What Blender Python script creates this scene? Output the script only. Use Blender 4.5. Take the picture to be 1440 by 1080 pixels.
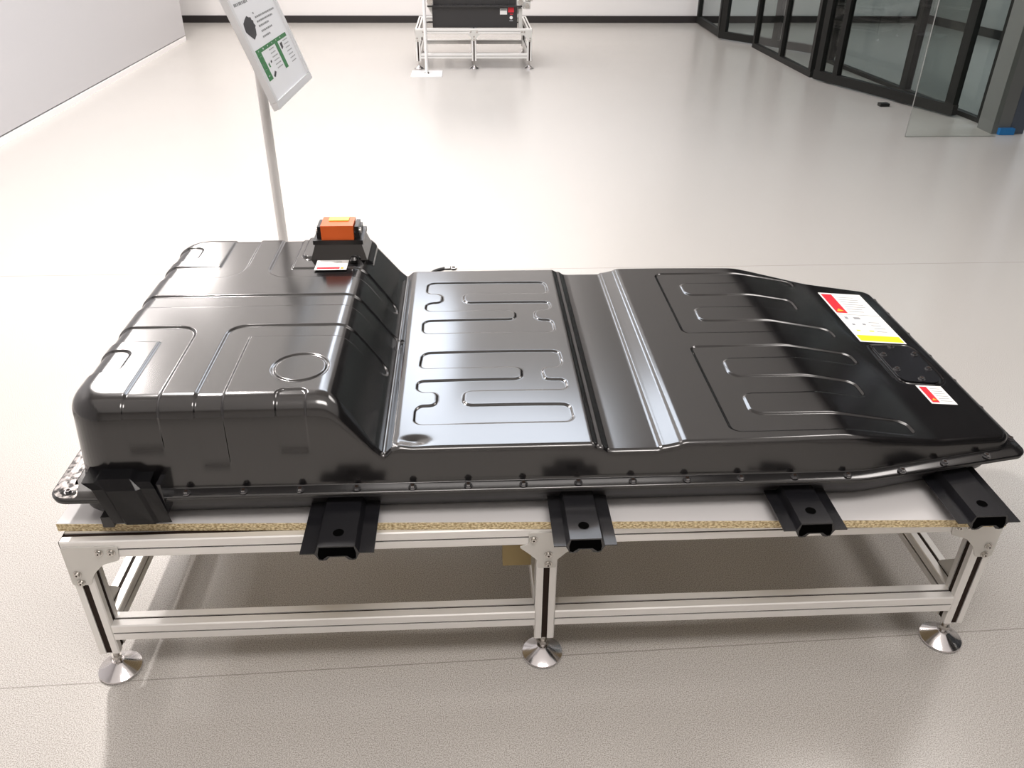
import bpy, bmesh, math, random
import numpy as np
from mathutils import Matrix, Vector

random.seed(4)
scene = bpy.context.scene
for o in list(bpy.data.objects):
    bpy.data.objects.remove(o)
COL = scene.collection

# ------------------------------------------------------------ camera
CAM_P = (0.750240353, -1.16325468, 1.38172998)
YAW, PITCH, ROLL, FPX = 0.057132229, 0.545070076, -0.00893106662, 1158.49933
cy_, sy_, cp_, sp_ = math.cos(YAW), math.sin(YAW), math.cos(PITCH), math.sin(PITCH)
fwd = Vector((sy_*cp_, cy_*cp_, -sp_)); rgt = Vector((cy_, -sy_, 0)); dwn = fwd.cross(rgt)
cr_, sr_ = math.cos(ROLL), math.sin(ROLL)
r2 = cr_*rgt + sr_*dwn; d2 = -sr_*rgt + cr_*dwn
cam = bpy.data.cameras.new('camera'); camo = bpy.data.objects.new('camera', cam); COL.objects.link(camo)
m = Matrix((r2, -d2, -fwd)).transposed().to_4x4(); m.translation = Vector(CAM_P)
camo.matrix_world = m
scene.cycles.caustics_reflective = False
cam.sensor_width = 36; cam.lens = FPX/1440*36; cam.clip_start = 0.02
scene.camera = camo

# ------------------------------------------------------------ world, lights, exposure
w = bpy.data.worlds.new('world'); scene.world = w; w.use_nodes = True
w.node_tree.nodes['Background'].inputs[0].default_value = (0.8, 0.85, 0.95, 1)
w.node_tree.nodes['Background'].inputs[1].default_value = 0.05
scene.view_settings.view_transform = 'Standard'
scene.view_settings.look = 'None'
scene.view_settings.exposure = 0.0
scene.view_settings.gamma = 1
scene.view_settings.use_curve_mapping = False

CEIL = 3.0
def area(name, loc, sx, sy, power, col=(1, 1, 1), spread=180):
    l = bpy.data.lights.new(name, 'AREA'); l.shape = 'RECTANGLE'; l.size = sx; l.size_y = sy
    l.energy = power; l.color = col; l.spread = math.radians(spread)
    o = bpy.data.objects.new(name, l); COL.objects.link(o); o.location = loc
    return o
WARM = (1.0, 0.94, 0.905); COOL = (0.78, 0.87, 1.0)
for (x, y, sx, sy, pw, c, sprd) in [
    (-0.62, 1.9, 0.16, 0.16, 106, WARM, 170),
    (2.9, 1.4, 1.0, 1.0, 26, WARM, 170),  # added fill for the floor on the right
    (0.9, -1.5, 6.4, 4.2, 40, WARM, 180),  # added broad fill behind the camera, brightens the front floor
    (1.0, -1.1, 1.6, 0.7, 50, WARM, 180),
    (-1.93, 4.3, 0.22, 0.6, 32, WARM, 180),
    (-1.93, 6.6, 0.22, 0.7, 34, WARM, 180),
    (-1.96, 5.4, 0.10, 3.6, 20, WARM, 180),
    (0.95, 3.4, 1.5, 1.1, 36, COOL, 180),
    (0.28, 4.9, 0.55, 2.4, 32, COOL, 180),
    (0.8, 8.5, 3.4, 0.3, 45, WARM, 170),
    (-0.8, 5.7, 5.2, 6.4, 112, WARM, 180),  # added large glow standing for a bright ceiling
    (2.65, 5.7, 1.65, 6.4, 9, WARM, 180),  # added dimmer glow for the right part of the ceiling
    (5.3, 7.0, 1.5, 1.5, 42, COOL, 170),  # added to lighten the room beyond the glass doors
    (5.6, 4.5, 0.8, 0.8, 20, COOL, 170),  # added fill at the near end of the far room
]:
    area('ceiling_lamp_or_fill', (x, y, CEIL-0.015-(0 if sx < 5 and sy < 6 else -0.008)), sx, sy, pw, c, sprd)

# ------------------------------------------------------------ materials
def mat(name, col, rough=0.5, metal=0.0, spec=None, ior=None, coat=0.0, emis=None, alpha=None):
    m = bpy.data.materials.new(name); m.use_nodes = True
    b = m.node_tree.nodes['Principled BSDF']
    b.inputs['Base Color'].default_value = (*col, 1)
    b.inputs['Roughness'].default_value = rough
    b.inputs['Metallic'].default_value = metal
    if spec is not None: b.inputs['Specular IOR Level'].default_value = spec
    if ior is not None: b.inputs['IOR'].default_value = ior
    if coat: b.inputs['Coat Weight'].default_value = coat; b.inputs['Coat Roughness'].default_value = 0.05
    if emis: b.inputs['Emission Color'].default_value = (*emis, 1); b.inputs['Emission Strength'].default_value = 1
    return m
def nodes(m): return m.node_tree.nodes, m.node_tree.links, m.node_tree.nodes['Principled BSDF']
def add_noise_bump(m, scale, strength, dist=0.001, detail=2, coords='Object'):
    N, L, b = nodes(m)
    tc = N.new('ShaderNodeTexCoord'); n = N.new('ShaderNodeTexNoise'); bp = N.new('ShaderNodeBump')
    n.inputs['Scale'].default_value = scale; n.inputs['Detail'].default_value = detail
    bp.inputs['Strength'].default_value = strength; bp.inputs['Distance'].default_value = dist
    L.new(tc.outputs[coords], n.inputs['Vector']); L.new(n.outputs['Fac'], bp.inputs['Height']); L.new(bp.outputs['Normal'], b.inputs['Normal'])
    return n, bp
def add_noise_color(m, scale, c1, c2, lo=0.4, hi=0.6, detail=3, stretch=None):
    N, L, b = nodes(m)
    tc = N.new('ShaderNodeTexCoord'); n = N.new('ShaderNodeTexNoise'); r = N.new('ShaderNodeValToRGB')
    n.inputs['Scale'].default_value = scale; n.inputs['Detail'].default_value = detail
    r.color_ramp.elements[0].position = lo; r.color_ramp.elements[1].position = hi
    r.color_ramp.elements[0].color = (*c1, 1); r.color_ramp.elements[1].color = (*c2, 1)
    src = tc.outputs['Object']
    if stretch:
        mp = N.new('ShaderNodeMapping'); mp.inputs['Scale'].default_value = stretch; L.new(src, mp.inputs['Vector']); src = mp.outputs['Vector']
    L.new(src, n.inputs['Vector']); L.new(n.outputs['Fac'], r.inputs['Fac']); L.new(r.outputs['Color'], b.inputs['Base Color'])
    return r

M = {}
M['cover'] = mat('black_gloss_paint', (0.006, 0.0055, 0.006), 0.16, 0, ior=1.86)
add_noise_bump(M['cover'], 4.0, 0.10, 0.001, 1)
M['tray'] = mat('black_satin_paint', (0.018, 0.017, 0.018), 0.38, 0, ior=1.6)
M['bracket'] = mat('black_bracket_paint', (0.010, 0.010, 0.012), 0.22, 0, ior=1.6)
M['blackplastic'] = mat('black_plastic', (0.012, 0.012, 0.012), 0.35)
M['bolt'] = mat('dark_bolt_steel', (0.34, 0.34, 0.35), 0.25, 1.0)
M['screw'] = mat('bright_screw_steel', (0.62, 0.60, 0.57), 0.25, 1.0)
M['alu'] = mat('anodised_aluminium', (0.84, 0.83, 0.81), 0.36, 0.45)
add_noise_bump(M['alu'], 60, 0.05, 0.0005, 2)
M['plate'] = mat('grey_zinc_plate', (0.66, 0.65, 0.62), 0.45, 0.4)
M['foot'] = mat('polished_steel', (0.70, 0.68, 0.69), 0.16, 1.0)
M['slot'] = mat('dark_slot_strip', (0.026, 0.016, 0.012), 0.7, spec=0.15)
M['hole_shade'] = mat('hole_shade_black', (0.002, 0.002, 0.002), 0.9, spec=0.0)
M['lam'] = mat('white_laminate', (0.66, 0.65, 0.65), 0.35)
M['orange'] = mat('orange_plastic', (0.72, 0.13, 0.025), 0.32, spec=0.5)
M['labelwhite'] = mat('label_white', (0.86, 0.86, 0.84), 0.45)
M['labelred'] = mat('label_red', (0.70, 0.018, 0.035), 0.45)
M['labelyellow'] = mat('label_yellow', (0.80, 0.86, 0.02), 0.45)
M['labelorange'] = mat('label_orange', (0.95, 0.42, 0.03), 0.45)
M['labelink'] = mat('label_ink', (0.30, 0.31, 0.32), 0.5)
M['inkblack'] = mat('print_black', (0.03, 0.03, 0.035), 0.5)
M['postergreen'] = mat('print_green', (0.045, 0.22, 0.075), 0.5)
M['sheet'] = mat('poster_paper', (0.90, 0.92, 0.95), 0.35)
M['frame'] = mat('silver_snap_frame', (0.84, 0.85, 0.87), 0.3, 0.25)
M['pole'] = mat('brushed_pole', (0.86, 0.85, 0.84), 0.35, 0.25)
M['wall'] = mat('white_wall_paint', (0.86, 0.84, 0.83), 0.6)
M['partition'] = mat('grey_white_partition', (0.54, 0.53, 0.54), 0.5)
M['ceiling'] = mat('ceiling_paint', (0.75, 0.72, 0.69), 0.8)
M['darkbase'] = mat('dark_baseboard', (0.022, 0.018, 0.018), 0.4)
M['doorframe'] = mat('black_door_frame', (0.012, 0.012, 0.011), 0.5, spec=0.2)
M['column'] = mat('blue_grey_column', (0.085, 0.10, 0.125), 0.35, 0.3)
M['columnlight'] = mat('grey_column_face', (0.13, 0.135, 0.13), 0.5)
M['blue'] = mat('blue_tape', (0.012, 0.16, 0.42), 0.5)
M['wood'] = mat('yellowish_wood', (0.36, 0.27, 0.12), 0.6)
M['backroom'] = mat('far_wall_paint', (0.62, 0.61, 0.60), 0.6)
M['yellowgreen'] = mat('yellow_green_tag', (0.62, 0.72, 0.10), 0.4)

# chipboard edge
M['chip'] = mat('raw_chipboard', (0.42, 0.31, 0.14), 0.8)
add_noise_color(M['chip'], 260, (0.34, 0.24, 0.11), (0.86, 0.74, 0.48), 0.38, 0.62, 4, (0.7, 1, 1.3))
# floor: epoxy with fine speckle and thin joints
M['floor'] = mat('speckled_epoxy_floor', (0.5, 0.47, 0.43), 0.22, ior=1.5)
def build_floor_mat():
    N, L, b = nodes(M['floor'])
    tc = N.new('ShaderNodeTexCoord')
    n1 = N.new('ShaderNodeTexNoise'); n1.inputs['Scale'].default_value = 480; n1.inputs['Detail'].default_value = 3
    n2 = N.new('ShaderNodeTexNoise'); n2.inputs['Scale'].default_value = 1.3; n2.inputs['Detail'].default_value = 2
    r1 = N.new('ShaderNodeValToRGB')
    r1.color_ramp.elements[0].position = 0.38; r1.color_ramp.elements[0].color = (0.31, 0.29, 0.262, 1)
    r1.color_ramp.elements[1].position = 0.60; r1.color_ramp.elements[1].color = (0.59, 0.57, 0.545, 1)
    L.new(tc.outputs['Object'], n1.inputs['Vector']); L.new(tc.outputs['Object'], n2.inputs['Vector'])
    L.new(n1.outputs['Fac'], r1.inputs['Fac'])
    sep = N.new('ShaderNodeSeparateXYZ'); L.new(tc.outputs['Object'], sep.inputs[0])
    def mth(op, a, b_=None, c=None):
        q = N.new('ShaderNodeMath'); q.operation = op
        for i, v in enumerate((a, b_, c)):
            if v is None: continue
            if isinstance(v, (int, float)): q.inputs[i].default_value = v
            else: L.new(v, q.inputs[i])
        return q.outputs[0]
    # joints run almost along x
    line = mth('SUBTRACT', sep.outputs['Y'], mth('MULTIPLY_ADD', sep.outputs['X'], 0.027, -0.014))
    j1 = mth('LESS_THAN', mth('ABSOLUTE', line), 0.0013)
    j2 = mth('LESS_THAN', mth('ABSOLUTE', mth('SUBTRACT', sep.outputs['Y'], 2.04)), 0.0018)
    j = mth('MAXIMUM', j1, j2)
    mx = N.new('ShaderNodeMix'); mx.data_type = 'RGBA'
    L.new(mth('MULTIPLY', j, 0.55), mx.inputs[0]); L.new(r1.outputs['Color'], mx.inputs[6]); mx.inputs[7].default_value = (0.16, 0.145, 0.12, 1)
    L.new(mx.outputs[2], b.inputs['Base Color'])
    rr = N.new('ShaderNodeMapRange'); rr.inputs['To Min'].default_value = 0.20; rr.inputs['To Max'].default_value = 0.30
    L.new(n2.outputs['Fac'], rr.inputs['Value']); L.new(rr.outputs['Result'], b.inputs['Roughness'])
    bp = N.new('ShaderNodeBump'); bp.inputs['Strength'].default_value = 0.012; bp.inputs['Distance'].default_value = 0.0006
    n3 = N.new('ShaderNodeTexNoise'); n3.inputs['Scale'].default_value = 230; n3.inputs['Detail'].default_value = 2
    L.new(tc.outputs['Object'], n3.inputs['Vector']); L.new(n3.outputs['Fac'], bp.inputs['Height']); L.new(bp.outputs['Normal'], b.inputs['Normal'])
build_floor_mat()
def glass_mat(name, tint, refl_rough=0.02, refl=1.45):
    m = bpy.data.materials.new(name); m.use_nodes = True
    N = m.node_tree.nodes; L = m.node_tree.links; N.clear()
    o = N.new('ShaderNodeOutputMaterial'); t = N.new('ShaderNodeBsdfTransparent'); g = N.new('ShaderNodeBsdfGlossy')
    f = N.new('ShaderNodeFresnel'); mx = N.new('ShaderNodeMixShader')
    t.inputs['Color'].default_value = (*tint, 1); g.inputs['Roughness'].default_value = refl_rough; f.inputs['IOR'].default_value = refl
    ge = N.new('ShaderNodeNewGeometry'); iv = N.new('ShaderNodeMath'); iv.operation = 'SUBTRACT'; iv.inputs[0].default_value = 1.0
    mu = N.new('ShaderNodeMath'); mu.operation = 'MULTIPLY'
    L.new(ge.outputs['Backfacing'], iv.inputs[1]); L.new(iv.outputs[0], mu.inputs[0]); L.new(f.outputs[0], mu.inputs[1])
    L.new(mu.outputs[0], mx.inputs[0]); L.new(t.outputs[0], mx.inputs[1]); L.new(g.outputs[0], mx.inputs[2]); L.new(mx.outputs[0], o.inputs[0])
    return m
M['glass'] = glass_mat('tinted_door_glass', (0.80, 0.82, 0.80))
M['clearglass'] = glass_mat('clear_barrier_glass', (0.93, 0.95, 0.935))
M['glassedge'] = mat('glass_edge', (0.2, 0.2, 0.19), 0.4)

# ------------------------------------------------------------ helpers
def link(name, me, parent=None, loc=None, rot=None):
    o = bpy.data.objects.new(name, me); COL.objects.link(o)
    if parent: o.parent = parent
    if loc: o.location = loc
    if rot: o.rotation_euler = rot
    return o
def tag(o, label=None, cat=None, group=None, kind=None):
    if label: o['label'] = label
    if cat: o['category'] = cat
    if group: o['group'] = group
    if kind: o['kind'] = kind
    return o
def empty(name, loc=(0, 0, 0), rotz=0, label=None, cat=None, group=None):
    o = bpy.data.objects.new(name, None); COL.objects.link(o); o.location = loc; o.rotation_euler = (0, 0, rotz)
    o.empty_display_size = 0.05
    return tag(o, label, cat, group)
def finish(bm, name, mats, parent=None, smooth=False, bevel=0, loc=None, rot=None, seg=2):
    if bevel:
        bmesh.ops.bevel(bm, geom=[e for e in bm.edges if len(e.link_faces) == 2 and e.calc_face_angle(0) > 0.5],
                        offset=bevel, segments=seg, profile=0.6, affect='EDGES', clamp_overlap=True)
    bmesh.ops.recalc_face_normals(bm, faces=bm.faces)
    me = bpy.data.meshes.new(name); bm.to_mesh(me); bm.free()
    if not isinstance(mats, (list, tuple)): mats = [mats]
    for q in mats: me.materials.append(q)
    if smooth:
        for p in me.polygons: p.use_smooth = True
        try: me.set_sharp_from_angle(angle=math.radians(35))
        except Exception: pass
    return link(name, me, parent, loc, rot)
def bx(bm, x0, x1, y0, y1, z0, z1, mi=0):
    vs = [bm.verts.new((x, y, z)) for x in (x0, x1) for y in (y0, y1) for z in (z0, z1)]
    fs = []
    for f in ((0, 1, 3, 2), (4, 6, 7, 5), (0, 4, 5, 1), (2, 3, 7, 6), (0, 2, 6, 4), (1, 5, 7, 3)):
        fc = bm.faces.new([vs[i] for i in f]); fc.material_index = mi; fs.append(fc)
    return fs
def box(name, x0, x1, y0, y1, z0, z1, m, parent=None, bevel=0, loc=None, rot=None):
    bm = bmesh.new(); bx(bm, x0, x1, y0, y1, z0, z1)
    return finish(bm, name, m, parent, bevel > 0, bevel, loc, rot)
def prism(bm, pts, a0, a1, axes='xzy', mi=0):
    """polygon pts in plane (axes[0],axes[1]) extruded along axes[2]"""
    ix = ['xyz'.index(c) for c in axes]
    def v(p, a):
        c = [0, 0, 0]; c[ix[0]] = p[0]; c[ix[1]] = p[1]; c[ix[2]] = a; return bm.verts.new(c)
    A = [v(p, a0) for p in pts]; B = [v(p, a1) for p in pts]
    n = len(pts)
    for f in (list(reversed(A)), B):
        fc = bm.faces.new(f); fc.material_index = mi
    for i in range(n):
        fc = bm.faces.new((A[i], A[(i+1) % n], B[(i+1) % n], B[i])); fc.material_index = mi
def cyl(bm, c, r, h, axis='z', n=24, r2=None, mi=0, cap=True):
    r2 = r if r2 is None else r2
    ix = {'x': (1, 2, 0), 'y': (0, 2, 1), 'z': (0, 1, 2)}[axis]
    def v(a, rr, t):
        q = [0, 0, 0]; q[ix[0]] = c[ix[0]]+rr*math.cos(a); q[ix[1]] = c[ix[1]]+rr*math.sin(a); q[ix[2]] = c[ix[2]]+t; return bm.verts.new(q)
    A = [v(2*math.pi*i/n, r, 0) for i in range(n)]; B = [v(2*math.pi*i/n, r2, h) for i in range(n)]
    for i in range(n):
        bm.faces.new((A[i], A[(i+1) % n], B[(i+1) % n], B[i])).material_index = mi
    if cap:
        bm.faces.new(list(reversed(A))).material_index = mi; bm.faces.new(B).material_index = mi
def lathe(bm, c, prof, n=32):
    rings = []
    for r, z in prof:
        if r < 1e-6: rings.append([bm.verts.new((c[0], c[1], c[2]+z))])
        else: rings.append([bm.verts.new((c[0]+r*math.cos(2*math.pi*i/n), c[1]+r*math.sin(2*math.pi*i/n), c[2]+z)) for i in range(n)])
    for A, B in zip(rings, rings[1:]):
        for i in range(n):
            a, b = A[i % len(A)], A[(i+1) % len(A)]; c2, d = B[(i+1) % len(B)], B[i % len(B)]
            f = []
            for q in (a, b, c2, d):
                if q not in f: f.append(q)
            if len(f) > 2: bm.faces.new(f)

# ------------------------------------------------------------ room
def struct(o): o['kind'] = 'structure'; return o
bm = bmesh.new(); bx(bm, -5, 8.0, -4, 10.4, -0.1, 0)
struct(finish(bm, 'floor', M['floor']))
struct(box('ceiling', -5, 8.0, -4, 10.4, CEIL, CEIL+0.1, M['ceiling']))
struct(box('wall_back', -5, 8.0, 9.25, 9.35, 0, CEIL, M['wall']))
struct(box('wall_front', -5, 8.0, -4.1, -4, 0, CEIL, M['ceiling']))
struct(box('wall_left', -5.1, -5, -4, 10.4, 0, CEIL, M['ceiling']))
struct(box('baseboard_back', -5, 6.3, 9.232, 9.249, 0, 0.075, M['darkbase'], bevel=0.002))
# wall of the room beyond the glass doors
bm = bmesh.new(); prism(bm, [(6.29, 9.26), (6.60, 7.0), (7.0, 3.0), (7.1, 3.0), (6.72, 7.0), (6.45, 9.26)], 0, CEIL, 'xyz')
struct(finish(bm, 'wall_right', M['backroom']))
bm = bmesh.new(); prism(bm, [(6.272, 9.245), (6.582, 7.0), (6.982, 3.0), (6.997, 3.0), (6.597, 7.0), (6.287, 9.245)], 0, 0.09, 'xyz')
struct(finish(bm, 'baseboard_right', M['darkbase']))
# low display partition on the left
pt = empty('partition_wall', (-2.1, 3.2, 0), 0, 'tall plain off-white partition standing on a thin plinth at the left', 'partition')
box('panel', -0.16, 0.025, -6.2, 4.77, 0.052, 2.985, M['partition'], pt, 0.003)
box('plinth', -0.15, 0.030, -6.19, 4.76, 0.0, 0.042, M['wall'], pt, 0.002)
box('shadow_gap', -0.14, 0.008, -6.18, 4.75, 0.042, 0.052, M['darkbase'], pt)

# ------------------------------------------------------------ glass doors on the right
DH = 2.12
def frame_line(name, p0, p1, stiles, kind_idx=None, rail=0.07, depth=0.05, base_z=0.012, h=DH, label=None, handle=None, railw=None):
    """framed glass leaf from p0 to p1 (plan). stiles: fractions along the leaf"""
    v = Vector((p1[0]-p0[0], p1[1]-p0[1])); Ln = v.length; a = math.atan2(v.y, v.x)
    e = empty(name, (p0[0], p0[1], 0), a); e['kind'] = 'structure'
    box('bottom_rail', 0, Ln, -depth/2, depth/2, base_z, base_z+rail, M['doorframe'], e, 0.003)
    box('top_rail', 0, Ln, -depth/2, depth/2, h-0.06, h, M['doorframe'], e, 0.003)
    for s, wd in stiles:
        x = s*Ln; box('stile', max(0, x-wd/2), min(Ln, x+wd/2), -depth/2-0.002, depth/2+0.002, base_z+rail, h-0.06, M['doorframe'], e, 0.003)
    xs = sorted(s*Ln for s, wd in stiles)
    for xa, xb in zip(xs, xs[1:]):
        box('glass_pane', xa+0.02, xb-0.02, -0.004, 0.004, base_z+rail-0.01, h-0.05, M['glass'], e)
    return e
frame_line('door_1', (3.50, 9.20), (3.47, 8.12), [(0.03, 0.06), (0.97, 0.06)])
frame_line('door_2', (3.444, 8.05), (4.25, 6.92), [(0.03, 0.07), (0.5, 0.06), (0.97, 0.07)])
frame_line('door_3', (3.66, 7.55), (3.69, 6.02), [(0.02, 0.05), (0.5, 0.05), (0.98, 0.05)], base_z=0.0, rail=0.045)
frame_line('door_4', (3.674, 5.93), (4.181, 4.613), [(0.03, 0.06), (0.17, 0.05), (0.97, 0.07)])
frame_line('window_1', (4.10, 6.75), (4.30, 4.40), [(0.02, 0.05), (0.56, 0.08), (0.98, 0.05)], base_z=0.0, rail=0.03)
struct(box('reflection_blocker_1', 3.42, 3.62, 4.35, 9.24, DH+0.005, CEIL-0.001, M['doorframe']))  # added unseen dark headers that blacken the reflection in the pack's nose
struct(box('reflection_blocker_2', 3.63, 4.45, 4.35, 7.2, DH+0.005, CEIL-0.001, M['doorframe']))
struct(box('reflection_blocker_3', 4.2, 4.45, -4.0, 4.1, DH+0.005, CEIL-0.001, M['doorframe']))
# nearer glazing outside the frame to the right, seen only as reflection
for k in range(4):
    frame_line('window_%d' % (k+2), (4.42, 3.95-1.6*k), (4.42, 2.40-1.6*k), [(0.02, 0.06), (0.5, 0.05), (0.98, 0.06)], base_z=0.0, rail=0.05)
c = empty('steel_column', (4.30, 4.24, 0), 0, 'blue-grey steel column at the right edge beside the glass doors', 'column')
box('post', -0.10, 0.02, -0.08, 0.09, 0.0, 2.54, M['columnlight'], c, 0.004)
box('post_cladding', 0.021, 0.115, -0.082, 0.09, 0.0, 2.54, M['column'], c, 0.004)
o = box('tape_band', 4.235, 4.335, 4.125, 4.155, 0.001, 0.042, M['blue'], bevel=0.004)
tag(o, 'bright blue block lying at the foot of the grey column', 'block')
bm = bmesh.new(); bx(bm, 3.80, 3.87, 4.94, 4.99, 0.0005, 0.022)
tag(finish(bm, 'door_stopper', M['doorframe'], None, True, 0.003), 'small dark wedge on the floor under the open glass door', 'doorstop')
g = empty('glass_barrier', (3.593, 4.10, 0), 0, 'clear frameless glass screen standing in front of the black door', 'glass screen')
box('pane', 0, 0.60, -0.005, 0.005, 0.002, 2.3, M['clearglass'], g)
box('edge', -0.0017, -0.0002, -0.005, 0.005, 0.002, 2.3, M['glassedge'], g)
box('floor_seal', 0, 0.60, -0.006, 0.006, 0.0, 0.0018, M['glassedge'], g)
o = box('floor_plate', 4.33, 4.62, 3.86, 3.97, 0.0005, 0.008, M['plate'], bevel=0.002)
tag(o, 'flat metal plate on the floor at the right edge', 'plate')

# ------------------------------------------------------------ aluminium profile tables
S = 0.04
def prof(front=0.010, top=0.010, dep=0.011):
    """40 mm slotted section, coordinates 0..S; front/back slots width `front`, top/bottom slots width `top`"""
    h = S/2; P = []
    c = 0.0022
    # going round: bottom edge (v=0) from u=0 -> S
    P += [(c, 0), (h-top/2, 0), (h-top/2, dep*0.9), (h+top/2, dep*0.9), (h+top/2, 0), (S-c, 0), (S, c)]
    P += [(S, h-front/2), (S-dep, h-front/2), (S-dep, h+front/2), (S, h+front/2), (S, S-c), (S-c, S)]
    P += [(h+top/2, S), (h+top/2, S-dep*0.9), (h-top/2, S-dep*0.9), (h-top/2, S), (c, S), (0, S-c)]
    P += [(0, h+front/2), (dep, h+front/2), (dep, h-front/2), (0, h-front/2), (0, c)]
    return P
def profile(name, p, axis, length, parent, front=0.010, top=0.010, strip=True):
    """p = min corner. axis of extrusion"""
    bm = bmesh.new()
    ax = {'x': 'yzx', 'y': 'xzy', 'z': 'xyz'}[axis]
    prism(bm, prof(front, top), 0, length, ax, 0)
    if strip:   # slot insert strips
        h = S/2; d = 0.009
        k = {'x': (1, 2, 0), 'y': (0, 2, 1), 'z': (0, 1, 2)}[axis]
        def sb(u0, u1, v0, v1):
            lo = [0]*3; hi = [0]*3
            lo[k[0]], hi[k[0]] = u0, u1; lo[k[1]], hi[k[1]] = v0, v1; lo[k[2]], hi[k[2]] = 0.0005, length-0.0005
            bx(bm, lo[0], hi[0], lo[1], hi[1], lo[2], hi[2], 1)
        sb(h-top/2-0.0001, h+top/2+0.0001, d*0.25, d)
        sb(h-top/2-0.0001, h+top/2+0.0001, S-d, S-d*0.25)
        sb(d*0.25, d, h-front/2-0.0001, h+front/2+0.0001)
        sb(S-d, S-d*0.25, h-front/2-0.0001, h+front/2+0.0001)
    return finish(bm, name, [M['alu'], M['slot']], parent, False, 0, p)
def round_poly(pts, r, n=4):
    out = []
    N_ = len(pts)
    for i in range(N_):
        p = Vector(pts[i]); a = Vector(pts[i-1]); b = Vector(pts[(i+1) % N_])
        rr = min(r, (a-p).length*0.45, (b-p).length*0.45)
        q0 = p+(a-p).normalized()*rr; q1 = p+(b-p).normalized()*rr
        for k in range(n+1):
            t = k/n; out.append(tuple((1-t)**2*q0+2*t*(1-t)*p+t*t*q1))
    return out
def gusset(parent, pts, bolts, y0, thick=0.003, name='corner_bracket', side=-1):
    bm = bmesh.new(); prism(bm, round_poly(pts, 0.005), y0+side*thick, y0, 'xzy')
    g_ = finish(bm, name, M['plate'], parent)
    for (bx_, bz) in bolts:
        bm = bmesh.new()
        ya = y0+side*thick
        cyl(bm, (bx_, ya, bz), 0.0078, side*0.0016, 'y', 20)
        cyl(bm, (bx_, ya+side*0.0016, bz), 0.0056, side*0.0042, 'y', 20, 0.0046)
        cyl(bm, (bx_, ya+side*0.0059, bz), 0.0017, side*0.0004, 'y', 6, mi=1)
        finish(bm, 'bolt', [M['screw'], M['slot']], g_, True)
    return g_
def foot(parent, x, y, top):
    f_ = empty('leveling_foot', (x, y, 0)); f_.parent = parent
    bm = bmesh.new(); lathe(bm, (0, 0, 0), [(0, 0), (0.041, 0), (0.0428, 0.003), (0.0418, 0.006), (0.013, 0.0245), (0.0115, 0.027), (0, 0.027)], 40)
    finish(bm, 'foot_pad', M['foot'], f_, True)
    bm = bmesh.new(); cyl(bm, (0, 0, 0.025), 0.006, top-0.025, 'z', 16); cyl(bm, (0, 0, 0.034), 0.0105, 0.008, 'z', 6)
    finish(bm, 'threaded_stem', M['screw'], f_, True)
def table(name, loc, L_, W_, label, cat, H=0.36, legz=0.067, lz=0.103, xm=None, legs_x=None, group=None):
    t = empty(name, loc, 0, label, cat, group)
    xm = L_/2 if xm is None else xm
    xs = [0, xm-S/2, L_-S]
    tz = H-S
    # long rails, front and back
    for y in (0, W_-S):
        profile('top_rail', (0, y, tz), 'x', L_, t, 0.0035, 0.010)
        for a, b in ((S, xs[1]), (xs[1]+S, L_-S)):
            profile('lower_rail', (a, y, lz), 'x', b-a, t, 0.0035, 0.0045)
    for x in xs:
        profile('cross_rail', (x, S, tz), 'y', W_-2*S, t, 0.010, 0.010)
        profile('lower_cross_rail', (x, S, lz), 'y', W_-2*S, t, 0.0045, 0.0075)
        for y in (0, W_-S):
            profile('leg', (x, y, legz), 'z', tz-legz, t, 0.012, 0.012)
            foot(t, x+S/2, y+S/2, legz)
    # end caps
    for x in (-0.0015, L_):
        for y in (0, W_-S):
            box('end_cap', x, x+0.0015, y+0.0005, y+S-0.0005, tz+0.0005, H-0.0005, M['slot'], t)
    # brackets on the front and back faces
    for y0, sd in ((0, -1), (W_, 1)):
        gusset(t, [(0.0, H-0.011), (0.0, H-0.103), (0.034, H-0.103), (0.040, H-0.086), (0.047, H-0.074), (0.066, H-0.054), (0.098, H-0.044), (0.102, H-0.011)],
               [(0.066, H-0.024), (0.088, H-0.024), (0.015, H-0.075), (0.017, H-0.096)], y0, side=sd)
        gusset(t, [(L_, H-0.011), (L_, H-0.103), (L_-0.034, H-0.103), (L_-0.040, H-0.086), (L_-0.047, H-0.074), (L_-0.066, H-0.054), (L_-0.098, H-0.044), (L_-0.102, H-0.011)],
               [(L_-0.066, H-0.024), (L_-0.088, H-0.024), (L_-0.015, H-0.075), (L_-0.017, H-0.096)], y0, side=sd)
        gusset(t, [(xm-0.036, H-0.008), (xm+0.036, H-0.008), (xm+0.036, H-0.036), (xm+0.054, H-0.042), (xm+0.036, H-0.058), (xm+0.018, H-0.077), (xm+0.018, H-0.096),
                   (xm-0.018, H-0.096), (xm-0.018, H-0.077), (xm-0.036, H-0.058), (xm-0.054, H-0.042), (xm-0.036, H-0.036)],
               [(xm-0.027, H-0.023), (xm+0.027, H-0.023), (xm+0.002, H-0.062), (xm+0.002, H-0.086)], y0, side=sd)
    # inner corner gussets between lower cross rail and leg
    for x in (S*0.5-0.0015, L_-S*0.5-0.0015):
        bm = bmesh.new()
        z0 = lz+S
        prism(bm, [(S, z0), (S+0.065, z0), (S+0.055, z0+0.014), (S+0.012, z0+0.058), (S, z0+0.065)], x, x+0.003, 'yzx')
        finish(bm, 'inner_gusset', M['plate'], t)
    return t
TL = 1.7657; XM = 0.8867
tab = table('display_table', (0, 0, 0), TL, 0.82, 'long low aluminium profile table carrying the board and battery pack in front', 'table', xm=XM)

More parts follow.
